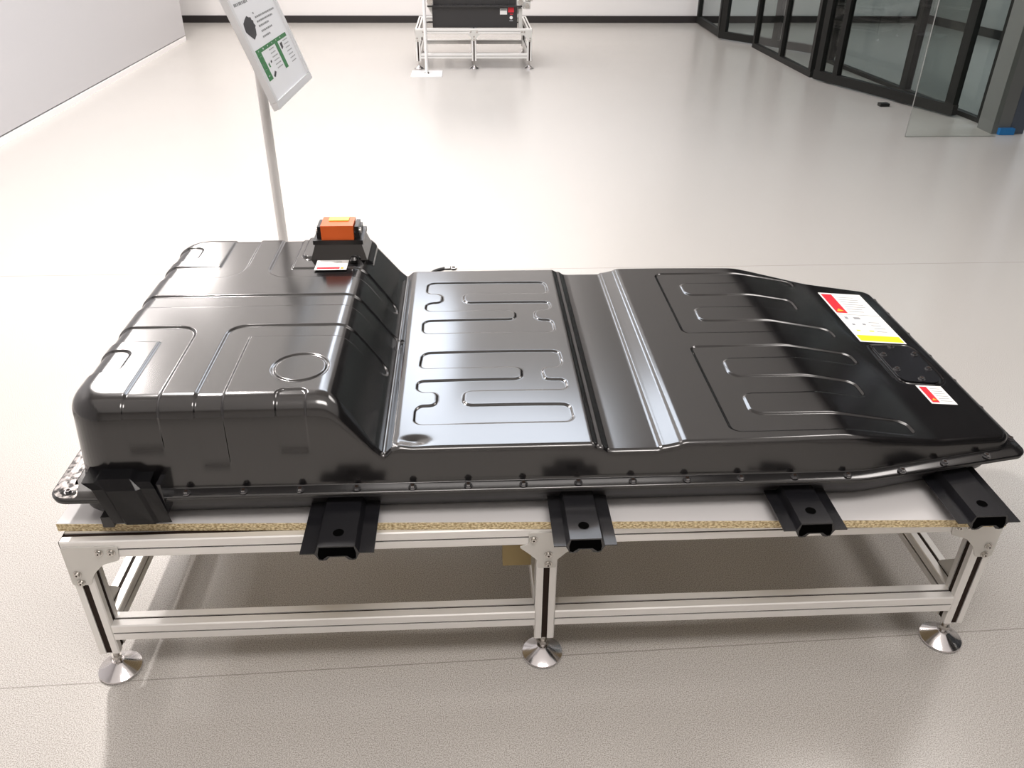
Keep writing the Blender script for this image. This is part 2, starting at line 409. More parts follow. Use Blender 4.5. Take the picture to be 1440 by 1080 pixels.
# chipboard laid on top, turned slightly
bt = empty('chipboard_sheet', (-0.013, 0.031, 0.3603), math.radians(-2.1), 'white-faced chipboard sheet lying slightly askew on the long low table', 'board')
box('chipboard_core', 0, 1.757, 0, 0.82, 0, 0.0165, M['chip'], bt, 0.0005)
box('laminate_face', 0.0005, 1.7565, 0.0005, 0.8195, 0.0165, 0.0177, M['lam'], bt)
o = box('wooden_block', 0.805, 0.862, 0.065, 0.098, 0.208, 0.262, M['wood'], tab, 0.003)
bm = bmesh.new(); bx(bm, 0.82, 0.85, 0.072, 0.09, 0.262, 0.36)
finish(bm, 'block_hanger', M['wood'], tab)

# ------------------------------------------------------------ battery pack
BP = empty('battery_pack', (0, 0, 0.3785), 0, 'long glossy black vehicle battery pack with raised left hump on the front table', 'battery pack')
BZ = 0.3785
def arc_corner(pts, rads, n=10):
    """rounded polygon (CCW) with circular corners"""
    out = []
    N_ = len(pts)
    for i in range(N_):
        p = np.array(pts[i], float); a = np.array(pts[i-1], float); b = np.array(pts[(i+1) % N_], float)
        u = (a-p)/np.linalg.norm(a-p); v = (b-p)/np.linalg.norm(b-p)
        ang = math.acos(np.clip(np.dot(u, v), -1, 1)); r = rads[i]
        d = r/math.tan(ang/2); c = p+(u+v)/np.linalg.norm(u+v)*r/math.sin(ang/2)
        q0 = p+u*d; q1 = p+v*d
        a0 = math.atan2(*(q0-c)[::-1]); a1 = math.atan2(*(q1-c)[::-1])
        da = (a1-a0+math.pi) % (2*math.pi)-math.pi
        for k in range(n+1):
            t = a0+da*k/n; out.append((c[0]+r*math.cos(t), c[1]+r*math.sin(t)))
    return np.array(out)
YB = 0.852
FL = arc_corner([(-0.004, 0.010), (1.47, 0.008), (1.824, 0.074), (1.824, YB-0.066), (1.47, YB), (-0.004, YB-0.002)], [0.035, 0.25, 0.030, 0.030, 0.25, 0.035], 14)
FT = arc_corner([(0.034, 0.031), (1.47, 0.0300), (1.800, 0.094), (1.800, YB-0.086), (1.47, YB-0.0185), (0.034, YB-0.0195)], [0.085, 0.25, 0.035, 0.035, 0.25, 0.085], 14)
def sdf_poly(P, X, Y):
    """signed distance, positive inside"""
    d = np.full(X.shape, 1e9); ins = np.zeros(X.shape, bool)
    n = len(P)
    for i in range(n):
        a = P[i]; b = P[(i+1) % n]; e = b-a; L2 = e@e
        if L2 < 1e-14: continue
        wx = X-a[0]; wy = Y-a[1]
        t = np.clip((wx*e[0]+wy*e[1])/L2, 0, 1)
        d = np.minimum(d, (wx-e[0]*t)**2+(wy-e[1]*t)**2)
        c1 = (a[1] <= Y) != (b[1] <= Y)
        with np.errstate(divide='ignore', invalid='ignore'):
            xi = a[0]+(Y-a[1])*(b[0]-a[0])/(b[1]-a[1]) if b[1] != a[1] else np.full(Y.shape, 1e9)
        ins ^= c1 & (X < xi)
    d = np.sqrt(d)
    return np.where(ins, d, -d)
def sst(t): t = np.clip(t, 0, 1); return t*t*(3-2*t)
def outline_y(P, xs, side):
    """front (side=0) or back (side=1) y of outline at xs"""
    lo = np.full(xs.shape, 1e9); hi = np.full(xs.shape, -1e9)
    n = len(P)
    for i in range(n):
        a = P[i]; b = P[(i+1) % n]
        x0, x1 = min(a[0], b[0])-1e-9, max(a[0], b[0])+1e-9
        k = (xs >= x0) & (xs <= x1)
        if abs(b[0]-a[0]) < 1e-9:
            yv = np.full(xs.shape, a[1]); yw = np.full(xs.shape, b[1])
            lo = np.where(k, np.minimum(lo, np.minimum(yv, yw)), lo); hi = np.where(k, np.maximum(hi, np.maximum(yv, yw)), hi)
        else:
            yv = a[1]+(xs-a[0])*(b[1]-a[1])/(b[0]-a[0])
            lo = np.where(k, np.minimum(lo, yv), lo); hi = np.where(k, np.maximum(hi, yv), hi)
    return lo if side == 0 else hi
def ramp(segs):
    out = [segs[0][0]]
    for a, b, s in segs:
        n = max(1, int(round((b-a)/s))); out += list(a+(b-a)*(np.arange(n)+1)/n)
    return np.array(out)
ZF = 0.452
# long profile of the cover's top
PX = [-0.1, 0.486, 0.500, 0.518, 0.545, 0.574, 0.5885, 0.592, 0.604, 0.614, 0.966, 0.976, 0.984, 0.994, 1.004, 1.088, 1.094, 1.100, 1.124, 1.131, 1.138, 1.44, 1.63, 1.79, 1.9]
PZ = [0.625, 0.625, 0.6215, 0.606, 0.568, 0.526, 0.5105, 0.5095, 0.521, 0.523, 0.523, 0.517, 0.517, 0.509, 0.508, 0.508, 0.5125, 0.5125, 0.5178, 0.522, 0.523, 0.523, 0.487, 0.474, 0.474]
fx = np.arange(-0.1, 1.9, 0.0005); fz = np.interp(fx, PX, PZ)
def gsm(a, s):
    k = np.arange(-int(4*s/0.0005), int(4*s/0.0005)+1)*0.0005; g = np.exp(-k*k/2/s/s); g /= g.sum()
    return np.convolve(np.pad(a, len(k)//2, 'edge'), g, 'valid')
f1 = gsm(fz, 0.0022); f2 = gsm(fz, 0.0050)
wgt = sst((0.56-fx)/0.03)
w2 = sst((fx-1.25)/0.1)
ftop = f1*(1-wgt)+f2*wgt
ftop = ftop*(1-w2)+gsm(fz, 0.012)*w2
def htop(x): return np.interp(x, fx, ftop)
xs = ramp([(-0.004, 0.03, 0.002), (0.03, 0.055, 0.0008), (0.055, 0.13, 0.0016), (0.13, 0.47, 0.0018), (0.47, 0.66, 0.0014), (0.66, 0.96, 0.0021),
           (0.96, 1.01, 0.0014), (1.01, 1.08, 0.004), (1.08, 1.145, 0.0012), (1.145, 1.60, 0.0022), (1.60, 1.78, 0.004), (1.78, 1.81, 0.0012), (1.81, 1.824, 0.0014)])
ys = ramp([(0.0, 0.006, 0.0012), (0.006, 0.016, 0.002), (0.016, 0.030, 0.0006), (0.030, 0.075, 0.0016), (0.075, 0.78, 0.0019), (0.78, 0.812, 0.0025), (0.812, 0.828, 0.001), (0.828, 0.842, 0.0025)])/0.842
xs[0] += 1e-5; xs[-1] -= 1e-5
yf = outline_y(FL, xs, 0); yb = outline_y(FL, xs, 1)
X = np.repeat(xs[:, None], len(ys), 1); Y = yf[:, None]+(yb-yf)[:, None]*ys[None, :]
def cover_base(X, Y):
    dF = sdf_poly(FL, X, Y); dW = sdf_poly(FT, X, Y)
    H = htop(X)
    # slight crown of the pressed panels
    r = 0.028*sst((0.60-X)/0.10)+0.0095
    tana = 0.072+0.10*sst((X-1.2)/0.3)
    hh = H-ZF
    lo = np.full(X.shape, -0.02); hi = hh.copy()
    ca = 1/np.sqrt(1+tana**2)
    for _ in range(26):
        zm = (lo+hi)/2
        A = (dW-zm*tana)*ca; B = hh-zm
        qx = np.maximum(r-A, 0); qy = np.maximum(r-B, 0)
        s = np.sqrt(qx*qx+qy*qy)-r + np.minimum(0, np.maximum(r-A, r-B)-0)
        inside = s <= 0
        lo = np.where(inside, zm, lo); hi = np.where(inside, hi, zm)
    zw = lo
    # flange
    rim = 0.003
    zf = np.where(dF < rim, -rim*0.6+np.sqrt(np.maximum(rim**2-(rim-dF)**2, 0))*0.6, 0)-0.0042*np.clip(1-dF/0.021, 0, 1)**1.6
    k = 0.004
    hmx = np.clip(0.5+0.5*(zw-zf)/k, 0, 1)
    z = zf*(1-hmx)+zw*hmx+k*hmx*(1-hmx)
    z = np.where(dW < -0.004, zf, z)
    return ZF+z
Zc = cover_base(X, Y)
# emboss mask (metres of raise)
E_ = np.zeros_like(Zc)
STEP = 0.0040
def raise_sd(d, amt, extra=None, step=STEP):
    global E_
    mk = sst(d/step+0.5)*amt
    if extra is not None: mk = mk*extra
    E_ = np.maximum(E_, mk)
def seg_d(ax, ay, bx_, by_):
    ex, ey = bx_-ax, by_-ay; t = np.clip(((X-ax)*ex+(Y-ay)*ey)/(ex*ex+ey*ey), 0, 1)
    return np.sqrt((X-ax-ex*t)**2+(Y-ay-ey*t)**2)
def arcL(cx, cy, r, a0, a1, n=8):
    return [(cx+r*math.cos(math.radians(a0+(a1-a0)*k/n)), cy+r*math.sin(math.radians(a0+(a1-a0)*k/n))) for k in range(n+1)]
def band(pts, wd, amt, zmin=None, extra=None):
    d = np.full(X.shape, 1e9)
    for a, b in zip(pts, pts[1:]): d = np.minimum(d, seg_d(*a, *b))
    ex = extra if extra is not None else 1.0
    if zmin is not None: ex = ex*sst((Zc-zmin)/0.006+0.5)
    raise_sd(wd/2-d, amt, ex)
HR = 0.0031
hz = sst((Zc-0.50)/0.006+0.5)
band([(0.297, -0.05)]+arcL(0.309, 0.295, 0.012, 180, 90)+[(0.555, 0.307)], 0.048, HR, 0.497)
band([(0.182, -0.05)]+arcL(0.172, 0.290, 0.010, 0, 90)+[(-0.05, 0.300)], 0.060, HR, 0.532)
band([(-0.05, 0.447), (0.575, 0.447)], 0.054, HR, 0.50)
band([(0.319, 0.92)]+arcL(0.340, 0.614, 0.021, 180, 270)+[(0.555, 0.593)], 0.049, HR, 0.497)
band([(0.209, 0.92)]+arcL(0.181, 0.629, 0.028, 0, -90)+[(-0.05, 0.601)], 0.062, HR, 0.532)
# small pads on the left edge
for y0, y1 in ((0.155, 0.235), (0.668, 0.748)):
    qx = X-0.0; cx = np.abs(X+0.10)-0.213; cyy = np.abs(Y-(y0+y1)/2)-(y1-y0)/2
    rr = 0.02
    d = -(np.sqrt(np.maximum(cx+rr, 0)**2+np.maximum(cyy+rr, 0)**2)-rr+np.minimum(np.maximum(cx+rr, cyy+rr), 0))
    raise_sd(d, HR, hz)
# tab over the front edge with its leg down the wall
def rbox(x0, x1, y0, y1, rr, amt, extra=None):
    cx = np.abs(X-(x0+x1)/2)-(x1-x0)/2; cyy = np.abs(Y-(y0+y1)/2)-(y1-y0)/2
    d = -(np.sqrt(np.maximum(cx+rr, 0)**2+np.maximum(cyy+rr, 0)**2)-rr+np.minimum(np.maximum(cx+rr, cyy+rr), 0))
    raise_sd(d, amt, extra)
rbox(0.411, 0.462, -0.1, 0.083, 0.012, HR, sst((Zc-0.523)/0.006+0.5))
# circle ring
dC = np.abs(np.sqrt((X-0.438)**2+(Y-0.158)**2)-0.049)
E_ = np.maximum(E_, sst((0.0042-dC)/0.0035)*0.0022)
# pad under the service plug
SAVE_ = E_.copy(); E_ = np.zeros_like(Zc)
rbox(0.358, 0.520, 0.668, 0.80, 0.018, 0.006)
PADR = E_.copy(); E_ = SAVE_*(PADR < 0.0001)
# serpentine fields on the middle and right panels
G1 = [[0.646,0.375],[0.657,0.386],[0.93,0.386],[0.94,0.376],[0.941,0.333],[0.933,0.317],[0.903,0.316],[0.896,0.301],[0.899,0.272],[0.908,0.267],[0.933,0.267],[0.941,0.257],[0.941,0.236],[0.933,0.227],[0.745,0.227],[0.735,0.219],[0.733,0.188],[0.742,0.176],[0.929,0.174],[0.94,0.163],[0.941,0.126],[0.932,0.113],[0.651,0.113],[0.641,0.123],[0.641,0.163],[0.650,0.177],[0.674,0.178],[0.682,0.188],[0.682,0.216],[0.675,0.226],[0.651,0.227],[0.641,0.237],[0.641,0.262],[0.65,0.27],[0.841,0.27],[0.853,0.279],[0.854,0.308],[0.845,0.318],[0.652,0.32],[0.643,0.33]]
G2 = [(x, 0.861-y) for x, y in G1]
# back group mirrors the front one but its left notch and fingers swap sides
G2 = [[0.645,0.708],[0.646,0.737],[0.658,0.748],[0.929,0.745],[0.940,0.733],[0.942,0.690],[0.932,0.679],[0.745,0.681],[0.735,0.671],[0.735,0.641],[0.746,0.630],[0.934,0.630],[0.942,0.618],[0.940,0.595],[0.930,0.587],[0.912,0.586],[0.901,0.574],[0.9,0.547],[0.910,0.535],[0.930,0.534],[0.939,0.522],[0.94,0.483],[0.931,0.473],[0.652,0.475],[0.643,0.485],[0.642,0.526],[0.652,0.538],[0.844,0.538],[0.855,0.548],[0.856,0.573],[0.847,0.585],[0.654,0.588],[0.645,0.599],[0.646,0.623],[0.656,0.632],[0.676,0.634],[0.684,0.645],[0.683,0.672],[0.673,0.683],[0.653,0.685],[0.645,0.694]]
G3 = [[1.228,0.774],[1.24,0.786],[1.442,0.785],[1.578,0.786],[1.590,0.778],[1.591,0.757],[1.58,0.744],[1.434,0.724],[1.288,0.725],[1.279,0.713],[1.28,0.669],[1.292,0.656],[1.441,0.656],[1.536,0.658],[1.546,0.648],[1.546,0.607],[1.534,0.592],[1.437,0.587],[1.295,0.588],[1.283,0.577],[1.281,0.530],[1.29,0.517],[1.431,0.516],[1.575,0.516],[1.590,0.507],[1.592,0.478],[1.580,0.466],[1.441,0.457],[1.235,0.458],[1.228,0.470]]
G4 = [[1.228,0.385],[1.236,0.394],[1.437,0.395],[1.578,0.396],[1.590,0.386],[1.592,0.356],[1.578,0.345],[1.446,0.341],[1.296,0.340],[1.284,0.329],[1.281,0.280],[1.293,0.266],[1.422,0.265],[1.532,0.264],[1.544,0.254],[1.544,0.214],[1.532,0.202],[1.388,0.199],[1.298,0.199],[1.285,0.189],[1.283,0.138],[1.296,0.125],[1.438,0.124],[1.575,0.127],[1.590,0.118],[1.592,0.090],[1.580,0.078],[1.409,0.067],[1.240,0.067],[1.228,0.078]]
for G, amt in ((G1, 0.0028), (G2, 0.0028), (G3, 0.0024), (G4, 0.0024)):
    P = np.array(round_poly([tuple(q) for q in G], 0.008, 3))
    i0 = np.searchsorted(xs, P[:, 0].min()-0.01); i1 = np.searchsorted(xs, P[:, 0].max()+0.01)
    sd = np.full(X.shape, -1.0); sd[i0:i1] = sdf_poly(P, X[i0:i1], Y[i0:i1])
    raise_sd(sd, amt, step=0.0042)
# broad raised border step round the right panel's hatch
P = np.array(round_poly([(1.662, 0.455), (1.755, 0.462), (1.766, 0.440), (1.766, 0.312), (1.745, 0.282), (1.668, 0.284), (1.658, 0.305), (1.658, 0.440)], 0.02, 4))
i0 = np.searchsorted(xs, 1.64); i1 = np.searchsorted(xs, 1.79)
sd = np.full(X.shape, -1.0); sd[i0:i1] = sdf_poly(P, X[i0:i1], Y[i0:i1])
E_ = np.maximum(E_, sst((0.0035-np.abs(sd))/0.003)*0.0018)
# pressed rim next to the flange seam at the mid panel corner (small dent)
Zc = Zc - 0.004*np.exp(-(((X-0.645)/0.022)**2+((Y-0.062)/0.012)**2))*(Zc > 0.50) + 0.0022*np.exp(-(((X-0.622)/0.012)**2+((Y-0.045)/0.010)**2))*(Zc > 0.50)
# crown of each pressed field so reflections bend as on real sheet metal
Zc = Zc + (0.0022*np.sin(np.pi*np.clip((X-0.62)/0.35, 0, 1))*np.sin(np.pi*np.clip((Y-0.04)/0.77, 0, 1)))*(Zc > 0.515)*(X > 0.62)*(X < 0.97)
V = np.stack([X, Y, Zc], -1)
du = np.gradient(V, axis=0); dv = np.gradient(V, axis=1)
Nn = np.cross(du, dv); Nn /= np.linalg.norm(Nn, axis=-1, keepdims=True)
V = V+Nn*(PADR-E_)[..., None]
V[..., 2] -= BZ
nx, ny = X.shape
verts = V.reshape(-1, 3)
idx = np.arange(nx*ny).reshape(nx, ny)
quads = np.stack([idx[:-1, :-1], idx[1:, :-1], idx[1:, 1:], idx[:-1, 1:]], -1).reshape(-1, 4)
# skirt
ring = np.concatenate([idx[:, 0], idx[-1, 1:], idx[-2::-1, -1], idx[0, -2:0:-1]])
low = verts[ring].copy(); low[:, 2] = 0.4440-BZ
base = len(verts); verts = np.vstack([verts, low]); li = base+np.arange(len(ring))
sk = np.stack([np.roll(ring, -1), ring, li, np.roll(li, -1)], -1)
quads = np.vstack([quads, sk])
me = bpy.data.meshes.new('upper_cover')
me.vertices.add(len(verts)); me.vertices.foreach_set('co', verts.astype(np.float32).ravel())
me.loops.add(quads.size); me.loops.foreach_set('vertex_index', quads.astype(np.int32).ravel())
me.polygons.add(len(quads)); me.polygons.foreach_set('loop_start', np.arange(0, quads.size, 4, dtype=np.int32)); me.polygons.foreach_set('loop_total', np.full(len(quads), 4, np.int32))
me.polygons.foreach_set('use_smooth', np.ones(len(quads), bool))
me.update(calc_edges=True); me.validate()
me.materials.append(M['cover'])
link('upper_cover', me, BP)
def zsurf(x, y):
    a = cover_base(np.array([[x]]), np.array([[y]])); return float(a[0, 0])-BZ

# lower tray: lofted outlines
def inset(P, d):
    n = len(P); out = []
    for i in range(n):
        t = P[(i+1) % n]-P[i-1]; t = t/np.linalg.norm(t); out.append(P[i]+d*np.array([-t[1], t[0]]))
    return np.array(out)
bm = bmesh.new()
TR = arc_corner([(0.030, 0.034), (1.49, 0.034), (1.785, 0.10), (1.785, YB-0.092), (1.49, YB-0.026), (0.030, YB-0.026)], [0.052, 0.25, 0.06, 0.06, 0.25, 0.052], 12)
FLt = arc_corner([(-0.003, 0.011), (1.47, 0.009), (1.823, 0.075), (1.823, YB-0.067), (1.47, YB-0.001), (-0.003, YB-0.003)], [0.035, 0.25, 0.030, 0.030, 0.25, 0.035], 12)
rings = [(inset(TR, 0.06), 0.0), (inset(TR, 0.040), 0.0), (inset(TR, 0.026), 0.003), (inset(TR, 0.013), 0.010), (inset(TR, 0.004), 0.022), (TR, 0.036), (TR, 0.056), (inset(TR, -0.003), 0.0605), (FLt, 0.0605), (FLt, 0.0652)]
R_ = [[bm.verts.new((p[0], p[1], z)) for p in P] for P, z in rings]
# left end rises in a long curve
for A in R_[:6]:
    for v in A:
        if v.co.x < 0.20: v.co.z += 0.0
for A, B in zip(R_, R_[1:]):
    n = len(A)
    for i in range(n): bm.faces.new((A[i], A[(i+1) % n], B[(i+1) % n], B[i]))
bm.faces.new(R_[0]); bm.faces.new(R_[-1])
finish(bm, 'lower_tray', M['tray'], BP, True)

# flange bolts
def bolt_mesh(r=0.0078):
    bm = bmesh.new()
    cyl(bm, (0, 0, 0), r, 0.0012, 'z', 18); cyl(bm, (0, 0, 0.0012), r*0.72, 0.0042, 'z', 6)
    cyl(bm, (0, 0, 0.0054), r*0.40, 0.0002, 'z', 12, mi=1)
    me = bpy.data.meshes.new('flange_bolt'); bm.to_mesh(me); bm.free(); me.materials.append(M['bolt']); me.materials.append(M['slot']); return me
bmesh_bolt = bolt_mesh()
zf = ZF-BZ
bpts = [(0.139+0.1002*k, 0.0185) for k in range(14)]
bpts += [(1.549, 0.0275), (1.641, 0.0475), (1.733, 0.066), (0.030, 0.030)]
bpts += [(x, YB-y) for x, y in bpts]
bpts += [(0.012, y) for y in (0.15, 0.25, 0.35, 0.45, 0.55, 0.65, 0.75)] + [(1.811, y) for y in (0.12, 0.23, 0.34, 0.45, 0.56, 0.67, 0.75)]
for (x, y) in bpts: link('flange_bolt', bmesh_bolt, BP, (x, y, zf-0.0012))

# carrying brackets: hat section with a closed lower plate
def hat_pts(w_, zt=0.0, ph=0.016, lob=-0.016):
    a = w_*0.25; b = w_*0.75
    top = [(0, 0.001), (a-0.006, 0.001), (a, ph), (b, ph), (b+0.006, 0.001), (w_, 0.001), (w_, -0.001), (b+0.007, -0.001)]
    bot = [(b+0.004, -0.006), (b, lob*0.92), (b-0.006, lob), (b-0.013, lob*0.92), (b-0.019, lob*0.5), (a+0.019, lob*0.5), (a+0.013, lob*0.92), (a+0.006, lob), (a, lob*0.92), (a-0.004, -0.006), (a-0.007, -0.001), (0, -0.001)]
    return top+bot
def hat_inner(w_, ph=0.016, lob=-0.016):
    a = w_*0.25; b = w_*0.75
    return [(a-0.001, -0.001), (a+0.002, ph-0.003), (b-0.002, ph-0.003), (b+0.001, -0.001), (b, lob*0.7), (b-0.006, lob*0.82), (b-0.015, lob*0.35), (a+0.015, lob*0.35), (a+0.006, lob*0.82), (a, lob*0.7)]
def carry_bracket(x0, x1, y0, y1, zc, lit_paint=None, hole=True):
    w_ = x1-x0
    bm = bmesh.new()
    prism(bm, hat_pts(w_), 0.0, y1-y0, 'xzy')
    o = finish(bm, 'mounting_bracket', M['bracket'] if lit_paint is None else lit_paint, BP, False, 0, (x0, y0, zc-BZ))
    # flat black caps painting the shade inside the section mouth and bolt hole
    bm = bmesh.new(); prism(bm, hat_inner(w_), -0.0006, 0.0001, 'xzy'); finish(bm, 'mouth_shade_cap', M['hole_shade'], o)
    if hole:
        bm = bmesh.new(); cyl(bm, (w_*0.5, 0.034, 0.0159), 0.0095, 0.0006, 'z', 24); finish(bm, 'hole_shade_cap', M['hole_shade'], o)
        bm = bmesh.new(); cyl(bm, (w_*0.5, 0.034, 0.0158), 0.0105, 0.0005, 'z', 24); finish(bm, 'hole_rim', M['bracket'], o)
    return o
M['bracket_lit'] = mat('bracket_paint_lit', (0.016, 0.016, 0.018), 0.2, 0, ior=1.7)  # lighter copy of the bracket paint, a ceiling reflection put into its colour
carry_bracket(0.452, 0.578, -0.10, 0.06, 0.406)
carry_bracket(0.886, 0.996, -0.10, 0.06, 0.406, M['bracket_lit'])
carry_bracket(1.297, 1.412, -0.078, 0.06, 0.406)
carry_bracket(1.618, 1.733, -0.072, 0.11, 0.406)
# corner bracket at the left: hat plate bent down over the flange
bm = bmesh.new()
W0 = 0.112
zt0, zb0 = 0.488-BZ, 0.399-BZ
us = [0, 0.020, 0.027, 0.080, 0.087, W0]; rz = [0, 0, 0.007, 0.007, 0, 0]
rowT = [(0.068+u*1.05, 0.055, zt0+r+0.002) for u, r in zip(us, rz)]
rowM = [(0.070+u*1.05, 0.006, zt0+r) for u, r in zip(us, rz)]
rowE = [(0.071+u*1.05, 0.001, zt0+r-0.006) for u, r in zip(us, rz)]
rowB = [(0.106+u*0.92, 0.002-r*0.6, zb0) for u, r in zip(us, rz)]
rows = [[bm.verts.new(p) for p in r] for r in (rowT, rowM)]
lower = [[bm.verts.new((0.088+u*0.96, -0.001-r*0.7, zt0-0.010)) for u, r in zip(us, rz)], [bm.verts.new(p) for p in rowB]]
for A, B in (rows, lower):
    for i in range(len(us)-1): bm.faces.new((A[i], A[i+1], B[i+1], B[i]))
for A, B in ((rows[1], lower[0]),):
    for i in range(len(us)-1): bm.faces.new((A[i], A[i+1], B[i+1], B[i]))
r = bmesh.ops.solidify(bm, geom=bm.faces[:], thickness=0.0035)
cb = finish(bm, 'corner_mount', M['bracket'], BP, False, 0.0012)
box('corner_mount_web', 0.196, 0.204, 0.004, 0.060, 0.415-BZ, 0.482-BZ, M['bracket'], BP, 0.002)
box('corner_mount_web', 0.112, 0.119, 0.004, 0.060, 0.415-BZ, 0.482-BZ, M['bracket'], BP, 0.002)
box('hook_tab', 0.078, 0.098, 0.016, 0.036, 0.0005, 0.024, M['tray'], BP, 0.003)
M['worn_glare'] = mat('scuffed_paint_with_glare', (0.10, 0.095, 0.09), 0.3, 0.6)  # scuffed paint, with glare from the bright wall put into its colour
add_noise_color(M['worn_glare'], 70, (0.03, 0.028, 0.028), (0.62, 0.58, 0.56), 0.38, 0.55, 4)
bm = bmesh.new()
EP = arc_corner([(0.0005, 0.0145), (0.052, 0.0140), (0.033, 0.05), (0.030, 0.20), (0.006, 0.21), (0.0005, 0.19)], [0.030, 0.006, 0.01, 0.005, 0.004, 0.006], 8)
cx_, cy_e = EP.mean(0)
tp = [[bm.verts.new((x, y, zsurf(x, y)+0.0009)) for x, y in (EP if k else EP*0.72+np.array([cx_, cy_e])*0.28)] for k in (0, 1)]
lw_ = [bm.verts.new((v.co.x, v.co.y, v.co.z-0.0012)) for v in tp[1]]
n_ = len(EP)
bm.faces.new(tp[0])
for i in range(n_):
    bm.faces.new((tp[0][i], tp[0][(i+1) % n_], tp[1][(i+1) % n_], tp[1][i])); bm.faces.new((tp[1][i], tp[1][(i+1) % n_], lw_[(i+1) % n_], lw_[i]))
o = finish(bm, 'flange_ear', M['worn_glare'], BP); o['label'] = 'scuffed flange corner with whitish glare in its colour'
# hatch plate screws + labels on the nose
def surf_patch(name, x0, x1, y0, y1, m_, parent, lift=0.0006, n=6, shear=0.0):
    """thin printed sheet that follows the cover"""
    vs_, fs_ = [], []
    for k in (0, 1):
        for i in range(n+1):
            for j in range(n+1):
                x = x0+(x1-x0)*i/n; y = y0+(y1-y0)*j/n
                vs_.append((x, y, zsurf(x, y)+lift-(0.0003 if k == 0 else 0)))
    q = lambda k, i, j: k*(n+1)*(n+1)+i*(n+1)+j
    for i in range(n):
        for j in range(n):
            fs_.append((q(1, i, j), q(1, i+1, j), q(1, i+1, j+1), q(1, i, j+1)))
            fs_.append((q(0, i, j), q(0, i, j+1), q(0, i+1, j+1), q(0, i+1, j)))
    for i in range(n):
        fs_.append((q(0, i, 0), q(0, i+1, 0), q(1, i+1, 0), q(1, i, 0))); fs_.append((q(0, i+1, n), q(0, i, n), q(1, i, n), q(1, i+1, n)))
        fs_.append((q(0, 0, i+1), q(0, 0, i), q(1, 0, i), q(1, 0, i+1))); fs_.append((q(0, n, i), q(0, n, i+1), q(1, n, i+1), q(1, n, i)))
    me = bpy.data.meshes.new(name); me.from_pydata(vs_, [], fs_); me.update(); me.materials.append(m_)
    return link(name, me, parent)
hp = empty('hatch_cover', (1.712, 0.372, 0)); hp.parent = BP
P = [(x-1.712, y-0.372) for x, y in round_poly([(1.668, 0.448), (1.752, 0.454), (1.760, 0.436), (1.760, 0.314), (1.741, 0.288), (1.672, 0.290), (1.664, 0.308), (1.664, 0.436)], 0.016, 4)]
bm = bmesh.new(); prism(bm, P, 0, 0.002, 'xyz')
zc_ = zsurf(1.712, 0.372)
ho = finish(bm, 'hatch_plate', M['bracket'], hp, False, 0, (0, 0, zc_+0.0012)); ho.rotation_euler = (0, math.atan2(0.013, 0.16), 0)
for x, y in ((1.709, 0.444), (1.672, 0.402), (1.749, 0.412), (1.673, 0.337), (1.749, 0.346), (1.711, 0.300)):
    o = link('hatch_screw', bmesh_bolt, hp, (x-1.712, y-0.372, zsurf(x, y)+0.003))
def cover_label(x0, x1, y0, y1, marks, name='warning_label', label=None):
    base_ = surf_patch(name, x0, x1, y0, y1, M['labelwhite'], BP, 0.0007)
    for (a0, a1, b0, b1, mm, nm) in marks:
        surf_patch(nm, x0+(x1-x0)*a0, x0+(x1-x0)*a1, y0+(y1-y0)*b0, y0+(y1-y0)*b1, mm, base_, 0.0011, 3)
    if label: base_['label'] = label
    return base_
def lines(n, a0, a1, b0, b1, seed=1, th=0.35, m_=None):
    rnd = random.Random(seed); out = []
    for k in range(n):
        t = b1-(b1-b0)*(k+0.5)/n; h = (b1-b0)/n*th/2
        out.append((a0, a0+(a1-a0)*rnd.uniform(0.6, 1), t-h, t+h, m_ or M['labelgrey'], 'text_line'))
    return out
M['labelgrey'] = mat('label_grey_print', (0.42, 0.43, 0.44), 0.5)
big = [(0.04, 0.29, 0.565, 0.97, M['labelred'], 'red_block'), (0.0, 1.0, 0.532, 0.540, M['labelgrey'], 'divider'), (0.035, 0.965, 0.02, 0.125, M['labelyellow'], 'yellow_band'),
       (0.12, 0.19, 0.44, 0.485, M['labelink'], 'symbol'), (0.32, 0.47, 0.445, 0.485, M['labelink'], 'symbol'),
       (0.16, 0.22, 0.32, 0.35, M['labelink'], 'symbol'), (0.40, 0.47, 0.33, 0.36, M['labelink'], 'symbol'),
       (0.14, 0.22, 0.205, 0.225, M['labelyellow'], 'symbol'), (0.42, 0.52, 0.205, 0.225, M['labelyellow'], 'symbol')]
big += lines(7, 0.36, 0.93, 0.58, 0.94, 3, 0.22)+lines(4, 0.58, 0.92, 0.18, 0.42, 4, 0.2)
lb = cover_label(1.648, 1.760, 0.468, 0.735, big, label='large white warning label with red block and yellow band')
def tri_mark(parent, cx, cy, s):
    bm = bmesh.new(); prism(bm, [(cx-s, cy-s*0.8), (cx+s, cy-s*0.8), (cx, cy+s)], 0, 0.0004, 'xyz')
    z = zsurf(cx, cy)+0.0016
    o = finish(bm, 'warning_triangle', M['labelorange'], parent, False, 0, (0, 0, z)); return o
tri_mark(lb, 1.6645, 0.633, 0.009)
sm = [(0.08, 0.36, 0.07, 0.92, M['labelred'], 'red_block')]+lines(6, 0.45, 0.92, 0.1, 0.9, 5, 0.22)
ls = cover_label(1.687, 1.743, 0.206, 0.278, sm, label='small white warning label with red block')
tri_mark(ls, 1.699, 0.221, 0.005)
hl = [(0.07, 0.78, 0.10, 0.27, M['labelred'], 'red_block'), (0.82, 0.90, 0.10, 0.25, M['labelorange'], 'warning_triangle')]+lines(4, 0.1, 0.85, 0.4, 0.92, 6, 0.2)
cover_label(0.396, 0.469, 0.600, 0.657, hl, label='small white label with red strip in front of the orange plug')
